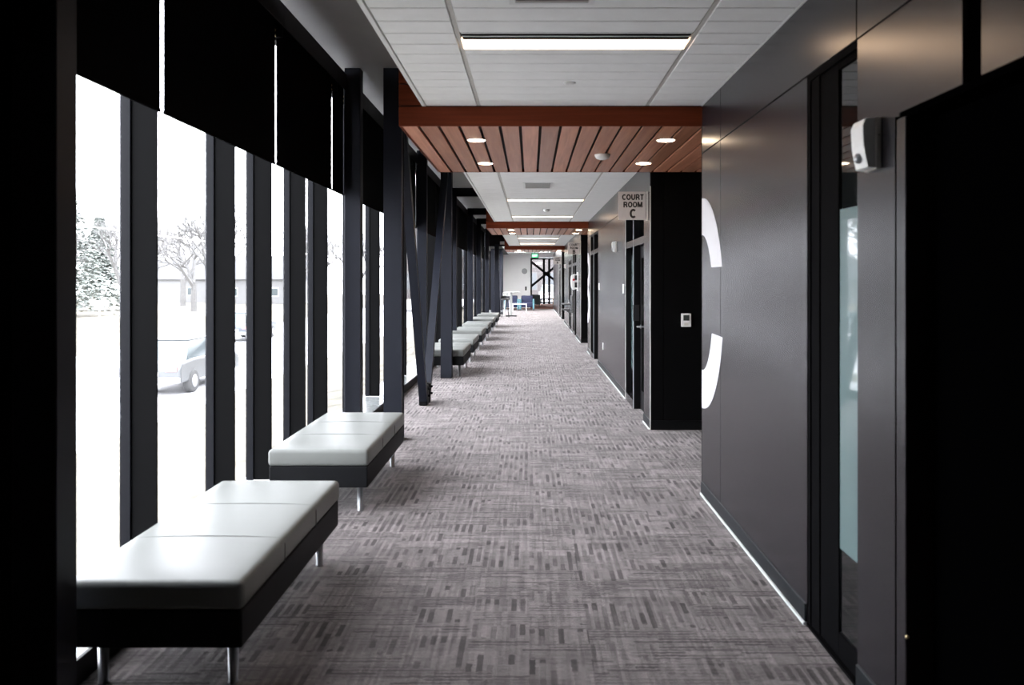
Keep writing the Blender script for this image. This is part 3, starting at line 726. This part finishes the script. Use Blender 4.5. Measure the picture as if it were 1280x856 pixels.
# ------------------------------------------------------------------ signs and wall letters
def court_sign(letter, y, label):
    s = empty('courtroom_sign', (XW, y, 2.27), label, 'sign', 'courtroom signs jutting from the wall')
    x1 = XW-0.022; x0 = x1-0.302; z0, z1 = 2.27, 2.58
    pl = box('plate', x0, x1, y, y+0.008, z0, z1, 'sign_face', s, 0.0015)
    box('bracket', XW-0.016, XW-0.002, y-0.006, y+0.014, z0-0.004, z1+0.004, 'white_plastic', s)
    box('bracket_arm', x1-0.004, XW-0.016, y+0.001, y+0.007, z0+0.02, z1-0.02, 'dark_plastic', s)
    cx = (x0+x1)/2+0.008
    for t, size, dz in (('COURT', 0.061, 0.250), ('ROOM', 0.061, 0.168), (letter, 0.098, 0.070)):
        link('lettering', text_mesh(t, size), 'sign_black', (cx, y-0.0003, z0+dz), pl)
court_sign('C', 8.78, 'square sign reading COURT ROOM C jutting from the wall')
court_sign('B', 20.62, 'square sign reading COURT ROOM B further down the corridor')
court_sign('A', 33.3, 'small far square sign reading COURT ROOM A')

def half_ring(bm, yc, zc, a, b, ai, bi_, t0, t1, x, th, n=26, u0=None, u1=None):
    """half letter stroke lying on the right wall: ellipse arcs, angle from the near (right-hand) side"""
    P = []
    for k in range(n+1):
        t = t0 + (t1-t0)*k/n; P.append((yc - a*math.cos(t), zc + b*math.sin(t)))
    Q = []
    for k in range(n+1):
        u0 = t0 if u0 is None else u0; u1 = t1 if u1 is None else u1
        t = u0 + (u1-u0)*k/n; Q.append((yc - ai*math.cos(t), zc + bi_*math.sin(t)))
    for k in range(n):
        prism_pts(bm, [P[k], P[k+1], Q[k+1], Q[k]], 'X', x-th, x-0.0004)
    bmesh.ops.remove_doubles(bm, verts=bm.verts, dist=1e-5)
bm = bmesh.new()
yc, zc = 6.008, 1.437
t_top = math.asin(0.263/0.784); t_bot = math.asin(-0.212/0.784); i_top = math.asin(0.263/0.51); i_bot = math.asin(-0.205/0.50)
half_ring(bm, yc, zc, 0.665, 0.784, 0.36, 0.51, t_top, math.pi/2, XW, 0.002, 26, i_top, math.pi/2)
o = from_bm('wall_letter', bm, 'letter_white', (XW, 5.7, 1.70)); o.name = 'upper_arc'; up = o
bm = bmesh.new(); half_ring(bm, yc, zc, 0.665, 0.784, 0.36, 0.50, -math.pi/2, t_bot, XW, 0.002, 26, -math.pi/2, i_bot)
ce = empty('wall_letter', (XW, 5.7, 0.65), 'huge white letter C applied on the dark wall, cut by the corner', 'letter')
up.parent = ce; up.location = Vector((XW, 5.7, 1.70)) - ce.location
from_bm('lower_arc', bm, 'letter_white', (XW, 5.7, 0.65), ce)
be = empty('wall_letter', (XW, 17.7, 0.65), 'huge white letter B applied at the wall end before the middle alcove', 'letter')
for zc_, b_ in ((1.82, 0.40), (1.06, 0.41)):
    bm = bmesh.new(); half_ring(bm, 17.99, zc_, 0.60, b_, 0.30, b_-0.22, -math.pi/2, math.pi/2, XW, 0.002)
    from_bm('bowl', bm, 'letter_white', (XW, 17.7, zc_-b_), be)

# ------------------------------------------------------------------ small wall fittings
def strobe(y, z0, label, h=0.19, w=0.115):
    s = empty('alarm_strobe', (XW, y, z0), label, 'alarm', 'wall alarms')
    box('back_box', XW-0.022, XW, y-w/2, y+w/2, z0, z0+h, 'cream_plastic', s, 0.004)
    pts = [(XW-0.022, z0+0.002), (XW-0.050, z0+0.006), (XW-0.060, z0+0.05), (XW-0.066, z0+h*0.45), (XW-0.070, z0+h-0.03), (XW-0.058, z0+h-0.004), (XW-0.022, z0+h-0.002)]
    bm = bmesh.new(); prism_pts(bm, pts, 'Y', y-w/2+0.002, y+w/2-0.002)
    bmesh.ops.recalc_face_normals(bm, faces=bm.faces)
    bmesh.ops.bevel(bm, geom=list(bm.edges), offset=0.004, segments=2, profile=0.5, affect='EDGES')
    c = from_bm('cover', bm, 'white_plastic', (XW-0.02, y, z0), s)
    lathe('lens', [(0.020, 0), (0.018, -0.012), (0.008, -0.020)], (XW-0.058, y, z0+0.045), 'chrome', c, 14, 'X')
    lathe('screw', [(0.003, 0), (0.003, -0.002)], (XW-0.01, y-w/2, z0+h*0.65), 'dark_plastic', s, 8, 'Y')
strobe(2.995, 2.02, 'white wall alarm strobe on the near panel beside the black door')
strobe(12.0, 2.03, 'white wall alarm strobe past the courtroom C door', 0.16, 0.10)
strobe(29.0, 2.03, 'tiny white wall alarm strobe near the courtroom B alcove', 0.16, 0.10)
def plate(name, y, z0, h, w, label, cat, kind):
    s = empty(name, (XW, y, z0), label, cat)
    box('cover', XW-0.012, XW-0.0002, y-w/2, y+w/2, z0, z0+h, 'white_plastic', s, 0.003)
    if kind == 'outlet':
        for zz in (z0+h*0.28, z0+h*0.68): box('socket', XW-0.015, XW-0.0122, y-0.016, y+0.016, zz-0.013, zz+0.013, 'cream_plastic', s)
    else:
        box('rocker', XW-0.018, XW-0.0122, y-0.015, y+0.015, z0+h*0.25, z0+h*0.75, 'cream_plastic', s)
plate('light_switch', 11.05, 1.425, 0.13, 0.11, 'white switch plate beside the courtroom C door', 'switch', 'switch')
plate('light_switch', 14.95, 1.425, 0.13, 0.11, 'white switch plate beside the second glazed door', 'switch', 'switch')
plate('power_outlet', 14.15, 0.38, 0.12, 0.08, 'white power outlet low on the wall panel', 'outlet', 'outlet')
# thermostat on the black alcove wall
t = empty('thermostat', (1.672, 8.60, 1.11), 'white thermostat with dark display on the black alcove wall', 'thermostat')
box('housing', 1.619, 1.725, 8.575, 8.6015, 1.108, 1.252, 'white_plastic', t, 0.006, 2)
box('display', 1.640, 1.704, 8.5735, 8.575, 1.175, 1.235, 'screen', t)
box('button', 1.650, 1.694, 8.573, 8.575, 1.125, 1.150, 'cream_plastic', t, 0.0005)
# wall dispenser beyond the courtroom B sign
s = empty('wall_dispenser', (XW, 21.6, 1.33), 'white wall dispenser with a red mark below the courtroom B sign', 'dispenser')
box('back_plate', XW-0.03, XW, 21.45, 21.75, 1.31, 1.82, 'white_plastic', s, 0.004)
bm = bmesh.new(); prism_pts(bm, [(XW-0.03, 1.38), (XW-0.14, 1.34), (XW-0.19, 1.42), (XW-0.20, 1.60), (XW-0.19, 1.72), (XW-0.13, 1.77), (XW-0.03, 1.76)], 'Y', 21.5, 21.7)
bmesh.ops.recalc_face_normals(bm, faces=bm.faces); bmesh.ops.bevel(bm, geom=list(bm.edges), offset=0.015, segments=2, profile=0.5, affect='EDGES')
h = from_bm('housing', bm, 'white_plastic', (XW-0.1, 21.6, 1.34), s)
box('window', XW-0.10, XW-0.04, 21.494, 21.50, 1.61, 1.74, 'dark_plastic', h, 0.001); box('window', XW-0.10, XW-0.035, 21.494, 21.50, 1.41, 1.55, 'dark_plastic', h, 0.001)
lathe('red_mark', [(0.03, 0), (0.03, -0.006)], (XW-0.125, 21.5, 1.62), 'red', h, 14, 'Y')
# drinking fountain
f = empty('drinking_fountain', (XW, 25.0, 0.65), 'two-level steel drinking fountain on the wall past the dispenser', 'fountain')
box('back_panel', XW-0.02, XW, 24.6, 25.35, 0.60, 1.12, 'dark_plastic', f)
for yy, zz in ((24.75, 0.72), (25.15, 0.88)):
    b_ = lathe('basin', [(0.02, -0.05), (0.10, -0.045), (0.15, -0.005), (0.155, 0.0), (0.10, 0.0), (0.09, -0.02), (0.0, -0.03)], (XW-0.165, yy, zz), 'chrome', f, 20)
    tube('arm', (XW-0.165, yy, zz-0.05), (XW-0.01, yy, zz-0.12), 0.035, 'chrome', f)
    tube('spout', (XW-0.07, yy, zz), (XW-0.09, yy, zz+0.12), 0.012, 'chrome', b_)
# exit sign
e = empty('exit_sign', (0.19, 34.2, 2.55), 'green lit exit sign hanging from the far ceiling', 'exit sign')
h = box('housing', 0.035, 0.35, 34.2, 34.25, 2.545, 2.76, 'dark_plastic', e, 0.006)
box('face', 0.065, 0.32, 34.194, 34.20, 2.57, 2.735, 'exit_green', h)
me = text_mesh('EXIT', 0.085)
link('lettering', me, 'exit_letter', (0.1925, 34.1935, 2.652), h)
tube('stem', (0.1925, 34.225, 2.76), (0.1925, 34.225, 3.08), 0.012, 'dark_plastic', e)

# ------------------------------------------------------------------ far seating area
c = lathe('wall_clock', [(0.0, 0), (0.15, 0), (0.16, -0.01), (0.16, -0.035), (0.13, -0.04)], (-0.34, 45.998, 2.12), 'grey_plastic', None, 28, 'Y'); tag(c, 'round grey clock on the white far wall', 'clock')
c = box('door_phone', -0.31, -0.21, 45.95, 46.0, 1.02, 1.24, 'dark_plastic', None, 0.01); tag(c, 'small black device on the white far wall', 'intercom')
t = empty('high_table', (-0.85, 35.5, 0), 'round high table with white column beside the far windows', 'table')
lathe('table_top', [(0.30, 1.062), (0.315, 1.07), (0.315, 1.085), (0.30, 1.09)], (-0.80, 35.5, 0), 'grey_plastic', t, 32)
box('column', -0.90, -0.80, 35.45, 35.55, 0.04, 1.062, 'pale_grey', t, 0.01)
for a in range(4):
    q = math.pi/4 + a*math.pi/2
    bar('foot', (-0.85, 35.5, 0.025), (-0.85+0.32*math.cos(q), 35.5+0.32*math.sin(q), 0.018), 0.05, 0.035, 'dark_plastic', t)
def stool(x, y, label, pale):
    s = empty('bar_stool', (x, y, 0), label, 'stool')
    lathe('seat', [(0.15, 0.74), (0.19, 0.755), (0.19, 0.79), (0.16, 0.80)], (x, y, 0), 'navy' if pale else 'dark_plastic', s, 22)
    for a in range(4):
        q = math.pi/4+a*math.pi/2
        tube('leg', (x+0.22*math.cos(q), y+0.22*math.sin(q), 0), (x+0.11*math.cos(q), y+0.11*math.sin(q), 0.745), 0.014, 'white_plastic' if pale else 'dark_plastic', s, None, 8)
    bm = bmesh.new()
    for a in range(8):
        q, q2 = a*math.pi/4, (a+1)*math.pi/4
        add_tube(bm, (x+0.19*math.cos(q), y+0.19*math.sin(q), 0.26), (x+0.19*math.cos(q2), y+0.19*math.sin(q2), 0.26), 0.009, n=6)
    from_bm('foot_ring', bm, 'chrome', (x, y, 0.26), s)
    bm = bmesh.new(); n = 12
    for k in range(n):
        q, q2 = math.pi*(0.05+0.9*k/n), math.pi*(0.05+0.9*(k+1)/n)
        r0, r1 = 0.19, 0.21
        z0, z1 = 0.78, (1.05 if pale else 0.92)
        V = [bm.verts.new((x+rr*math.cos(qq), y+rr*math.sin(qq), zz)) for qq in (q, q2) for rr in (r0, r1) for zz in (z0, z1)]
        for f_ in ((0, 1, 5, 4), (2, 6, 7, 3), (1, 3, 7, 5), (0, 4, 6, 2)): bm.faces.new([V[i] for i in f_])
        if k == 0: bm.faces.new([V[i] for i in (0, 2, 3, 1)])
        if k == n-1: bm.faces.new([V[i] for i in (4, 5, 7, 6)])
    from_bm('backrest', bm, 'pale_grey' if pale else 'dark_plastic', (x, y, 0.78), s)
stool(-1.09, 34.7, 'black bar stool left of the high table', False)
stool(-1.05, 36.2, 'bar stool with pale shell back behind the high table', True)
def lounge(x0, x1, y0, label):
    """armchair facing the camera side; navy pad between aqua arms"""
    s = empty('lounge_chair', ((x0+x1)/2, y0+0.4, 0), label, 'armchair', 'navy armchairs')
    box('seat', x0+0.10, x1-0.10, y0+0.03, y0+0.60, 0.16, 0.44, 'navy', s, 0.04, 3, True)
    box('backrest', x0+0.09, x1-0.09, y0+0.58, y0+0.80, 0.20, 0.78, 'navy', s, 0.05, 3, True)
    for a, b in ((x0, x0+0.10), (x1-0.10, x1)):
        box('arm', a, b, y0, y0+0.75, 0.06, 0.60, 'aqua', s, 0.025, 2)
    for a in (x0+0.05, x1-0.05):
        for b in (y0+0.06, y0+0.68): lathe('leg', [(0.02, 0), (0.025, 0.06)], (a, b, 0), 'dark_plastic', s, 10)
lounge(-0.58, 0.22, 42.3, 'navy armchair with aqua arms, the right one of the pair')
lounge(-1.40, -0.60, 42.3, 'navy armchair with aqua arms, the left one of the pair')
t = empty('coffee_table', (-0.55, 40.6, 0), 'low thin white table before the navy armchairs', 'table')
box('table_top', -0.92, -0.19, 40.35, 40.85, 0.385, 0.41, 'white_plastic', t, 0.004)
for a in (-0.90, -0.21):
    for b in (40.37, 40.83): box('leg', a-0.018, a+0.018, b-0.018, b+0.018, 0, 0.385, 'white_plastic', t)
s = empty('slate_chair', (0.33, 48.5, 0), 'slate grey armchair on the rust carpet by the far window', 'armchair')
box('seat', 0.08, 0.58, 48.2, 48.75, 0.14, 0.42, 'slate', s, 0.03, 2); box('backrest', 0.06, 0.60, 48.0, 48.2, 0.14, 0.74, 'slate', s, 0.03, 2)
for a in (0.10, 0.56):
    for b in (48.05, 48.7): lathe('leg', [(0.02, 0), (0.025, 0.14)], (a, b, 0), 'dark_plastic', s, 10)
s = empty('ottoman', (1.62, 50.2, 0), 'amber cube ottoman on the rust carpet', 'ottoman')
box('body', 1.40, 1.86, 50.0, 50.45, 0.06, 0.42, 'amber', s, 0.03, 2)
box('lid', 1.39, 1.87, 49.99, 50.46, 0.42, 0.47, 'amber', s, 0.015, 2)
for a in (1.45, 1.81):
    for b in (50.05, 50.40): lathe('foot', [(0.02, 0), (0.02, 0.06)], (a, b, 0), 'dark_plastic', s, 8)
pp = empty('door_post', (1.42, 45.1, 0), 'black post at the end of the dark wall', 'post')
box('shaft', XW+0.15, XW+0.27, 45.02, 45.14, 0.02, 3.08, 'black_metal', pp); box('base_plate', XW+0.13, XW+0.29, 45.0, 45.16, 0, 0.02, 'black_metal', pp)
ys = box('notice', XW+0.14, XW+0.29, 45.0, 45.012, 1.12, 1.40, 'yellow', None, 0.002); tag(ys, 'small yellow notice on the black post by the far window', 'notice')

# ------------------------------------------------------------------ outdoors
def sheet(name, pts_xz, y0, y1, m):
    bm = bmesh.new(); rows = []
    ny = 24
    for j in range(ny+1):
        y = y0 + (y1-y0)*j/ny; rows.append([bm.verts.new((x, y, z)) for x, z in pts_xz])
    for j in range(ny):
        for i in range(len(pts_xz)-1): bm.faces.new((rows[j][i], rows[j][i+1], rows[j+1][i+1], rows[j+1][i]))
    return from_bm(name, bm, m, (pts_xz[0][0], y0, pts_xz[0][1]))
g = sheet('ground', [(-2.2, -0.25), (-4.0, -0.6), (-6.5, -1.25), (-8.3, -1.55)], -30, 140, 'grass'); tag(g, 'dry pale lawn sloping away from the windows', None, None, 'structure')
g = sheet('ground_kerb', [(-8.3, -1.50), (-8.5, -1.50), (-8.5, -1.62)], -30, 140, 'kerb'); struct(g)
g = sheet('ground_road', [(-8.5, -1.62), (-19.0, -1.62)], -30, 140, 'asphalt'); struct(g, 'pale road outside the windows')
g = sheet('ground_far', [(-19.0, -1.60), (-120.0, -1.60)], -60, 180, 'grass'); struct(g, 'pale lawn across the road')
g = sheet('ground_end', [(12.0, -0.3), (-2.2, -0.3)], 54.3, 140, 'asphalt'); struct(g)
def bare_tree(x, y, h, label, seed):
    rnd = random.Random(seed)
    t = empty('bare_tree', (x, y, -1.6), label, 'tree', 'trees across the road')
    bm = bmesh.new(); bt = bmesh.new()
    def grow(b, p, d, ln, r, depth):
        q = p + d*ln
        add_tube(b, p, q, r, r*0.66, n=5 if depth > 2 else 3, caps=False)
        if depth == 0: return
        for _ in range(3 if depth > 1 else 4):
            a = Vector((rnd.uniform(-1, 1), rnd.uniform(-1, 1), rnd.uniform(-0.25, 0.7))).normalized()
            grow(bm, q - d*ln*rnd.uniform(0, 0.35), (d*0.75 + a*0.75).normalized(), ln*rnd.uniform(0.58, 0.8), r*0.58, depth-1)
    base_ = Vector((x, y, -1.6))
    add_tube(bt, base_, base_ + Vector((0, 0, h*0.24)), h*0.028, h*0.022, 8, False)
    for _ in range(4):
        a = Vector((rnd.uniform(-1, 1), rnd.uniform(-1, 1), 1.3)).normalized()
        grow(bm, base_ + Vector((0, 0, h*rnd.uniform(0.18, 0.24))), a, h*0.25, h*0.016, 5)
    from_bm('trunk', bt, 'bark', (x, y, -1.6), t); from_bm('branches', bm, 'bark', (x, y, -1.6+h*0.2), t)
def conifer(x, y, h, r, label, seed):
    rnd = random.Random(seed)
    t = empty('conifer', (x, y, -1.6), label, 'tree', 'trees across the road')
    tube('trunk', (x, y, -1.6), (x, y, -1.6+h*0.96), h*0.018, 'bark', t, 0.03, 8)
    bm = bmesh.new()
    for k in range(5200):
        f_ = rnd.random()**0.8; z = h*(0.08+0.92*f_); rr = r*(1-f_)*rnd.uniform(0.25, 1.05) + 0.1; a = rnd.uniform(0, 6.283)
        p = Vector((x+rr*math.cos(a), y+rr*math.sin(a), -1.6+z-rr*0.25))
        u = Vector((math.cos(a), math.sin(a), -0.35))*rnd.uniform(0.25, 0.6)
        w = Vector((-math.sin(a), math.cos(a), rnd.uniform(-0.4, 0.4)))*rnd.uniform(0.12, 0.28)
        bm.faces.new([bm.verts.new(q) for q in (p-w, p+u, p+w)])
    me = bpy.data.meshes.new('needles'); bm.to_mesh(me); bm.free()
    for v in me.vertices: v.co -= Vector((x, y, -1.6))
    tag(link('needles', me, 'needles', (x, y, -1.6), t), kind='stuff')
conifer(-41.5, 71, 13.5, 4.2, 'tall pale conifer across the road in the leftmost window', 1)
conifer(-45.5, 84.5, 10.0, 3.2, 'shorter conifer beside the tall one across the road', 2)
bare_tree(-33.5, 66, 11, 'bare tree across the road seen right of the conifers', 3)
bare_tree(-34.5, 82, 12, 'bare tree across the road seen above the parked car', 4)
bare_tree(-28.0, 70, 13, 'bare tree across the road beyond the parked car', 5)
bare_tree(-29.0, 100, 14, 'bare tree across the road seen beside the pale house', 6)
bare_tree(-32.0, 122, 14, 'bare tree across the road seen through the narrow fourth window', 8)
bare_tree(-54.0, 97, 14, 'bare tree behind the tall conifer', 12)
bare_tree(-43.0, 99, 14, 'bare tree behind the parked car, farthest of its row', 13)
bare_tree(-38.0, 62, 10, 'bare tree in front of the tall conifer', 9)
bare_tree(-20.5, 95, 12, 'bare tree far down the road by the last near pane', 10)
def house(x, y, w, dpt, h, label, z0=-1.6):
    s = empty('house', (x, y, z0), label, 'house', 'houses outside')
    box('walls', x-w/2, x+w/2, y-dpt/2, y+dpt/2, z0, z0+h, 'siding', s)
    prism('roof', [(y-dpt/2-0.4, z0+h-0.1), (y, z0+h+dpt*0.32), (y+dpt/2+0.4, z0+h-0.1)], 'X', x-w/2-0.3, x+w/2+0.3, 'roofing', s)
    for yy in (-0.28, 0.28):
        for zz in (1.0, ) if h < 4 else (1.0, 3.4):
            f_ = box('window', x+w/2, x+w/2+0.05, y+yy*dpt-0.55, y+yy*dpt+0.55, z0+zz, z0+zz+1.2, 'white_plastic', s)
            box('pane', x+w/2+0.05, x+w/2+0.06, y+yy*dpt-0.47, y+yy*dpt+0.47, z0+zz+0.08, z0+zz+1.12, 'car_glass', f_)
    for xx in (-0.25, 0.25):
        f_ = box('window', x+xx*w-0.6, x+xx*w+0.6, y-dpt/2-0.05, y-dpt/2, z0+1.0, z0+2.2, 'white_plastic', s)
        box('pane', x+xx*w-0.5, x+xx*w+0.5, y-dpt/2-0.06, y-dpt/2-0.05, z0+1.1, z0+2.1, 'car_glass', f_)
house(-37, 112, 11, 10, 3.4, 'pale gabled house far across the road')
house(-52, 120, 12, 9, 3.4, 'low pale house behind the parked car')
def car(x, y, label, m='car_paint', z=-1.62):
    c_ = empty('parked_car', (x, y, z), label, 'car')
    bodyp = [(-2.25, 0.35), (-2.28, 0.75), (-2.15, 0.92), (-1.3, 0.98), (1.0, 0.96), (2.1, 0.82), (2.25, 0.65), (2.25, 0.33)]
    bm = bmesh.new(); prism_pts(bm, [(y+p, z+q) for p, q in bodyp], 'X', x-0.88, x+0.88)
    bmesh.ops.recalc_face_normals(bm, faces=bm.faces); bmesh.ops.bevel(bm, geom=list(bm.edges), offset=0.06, segments=2, profile=0.5, affect='EDGES')
    bd = from_bm('body', bm, m, (x, y, z+0.3), c_)
    bm = bmesh.new()
    lo = [(-1.75, 0.95), (1.05, 0.95)]; hi = [(-1.15, 1.46), (0.25, 1.48)]
    V = [bm.verts.new((x+sx*(0.82 if k == 0 else 0.64), y+p, z+q)) for sx in (-1, 1) for k, L_ in enumerate((lo, hi)) for p, q in L_]
    for f_ in ((0, 1, 3, 2), (4, 6, 7, 5), (0, 2, 6, 4), (1, 5, 7, 3), (2, 3, 7, 6), (0, 4, 5, 1)): bm.faces.new([V[i] for i in f_])
    from_bm('cabin_glass', bm, 'car_glass', (x, y, z+0.9), c_)
    box('roof', x-0.64, x+0.64, y-1.15, y+0.25, z+1.465, z+1.51, m, c_, 0.015)
    for sx in (-1, 1):
        for yy in (-1.4, 1.4):
            w_ = lathe('wheel', [(0.18, -0.11), (0.30, -0.11), (0.33, -0.08), (0.33, 0.08), (0.30, 0.11), (0.18, 0.11)], (x+sx*0.80, y+yy, z+0.33), 'tyre', c_, 20, 'X')
            lathe('hub_cap', [(0.19, 0), (0.16, 0.02*sx)], (x+sx*0.91, y+yy, z+0.33), 'chrome', w_, 14, 'X')
        box('tail_lamp', x+sx*0.62-0.16, x+sx*0.62+0.16, y-2.30, y-2.27, z+0.68, z+0.82, 'tail_light', bd)
    box('number_plate', x-0.26, x+0.26, y-2.29, y-2.27, z+0.55, z+0.66, 'white_plastic', bd)
    box('bumper', x-0.86, x+0.86, y-2.32, y-2.22, z+0.36, z+0.52, 'grey_plastic', bd, 0.02)
car(-10.6, 24.5, 'silver car parked on the road outside the second near window')
car(-15.5, 44, 'grey blue car further up the road outside', 'slate_car')
s = empty('street_sign', (-23.0, 42.7, -1.6), 'street sign on a thin post across the road', 'street sign')
tube('post', (-23.0, 42.7, -1.6), (-23.0, 42.7, 0.42), 0.05, 'grey_plastic', s)
box('blade', -23.5, -22.5, 42.68, 42.72, 0.25, 0.50, 'white_plastic', s, 0.01); box('blade', -23.02, -22.98, 42.3, 43.1, 0.02, 0.24, 'white_plastic', s)
wr_ = empty('overhead_wire', (-25, 10, 4), 'thin overhead wire running along the road outside', 'wire')
bm = bmesh.new(); pr = None
for k in range(25):
    y = 8 + k*6; p = Vector((-25, y, 4.9 - 0.35*math.sin(math.pi*k/24)))
    if pr: add_tube(bm, pr, p, 0.045, n=5)
    pr = p
from_bm('cable', bm, 'white_plastic', (-25, 10, 4), wr_)
for y in (8, 152):
    tube('pole', (-25, y, -1.6), (-25, y, 5.6), 0.14, 'bark', wr_); box('cross_arm', -26, -24, y-0.06, y+0.06, 4.9, 5.05, 'bark', wr_)
# what the far window looks onto
ob = empty('office_building', (2, 84, -0.3), 'pale brick building seen through the far end window', 'building')
box('walls', -14, 16, 80, 90, -0.3, 11, 'brick_far', ob); box('cornice', -14.2, 16.2, 79.8, 90.2, 11, 11.6, 'kerb', ob)
for k in range(12):
    xx = -13 + k*2.4
    for zz in (0.6, 3.9, 7.2):
        f_ = box('window', xx, xx+1.7, 79.94, 80.0, zz, zz+1.8, 'brick_trim', ob); box('pane', xx+0.1, xx+1.6, 79.93, 79.94, zz+0.1, zz+1.7, 'office_glass', f_)
car(1.6, 66, 'white car outside the far end window', 'pale_grey', -0.3)
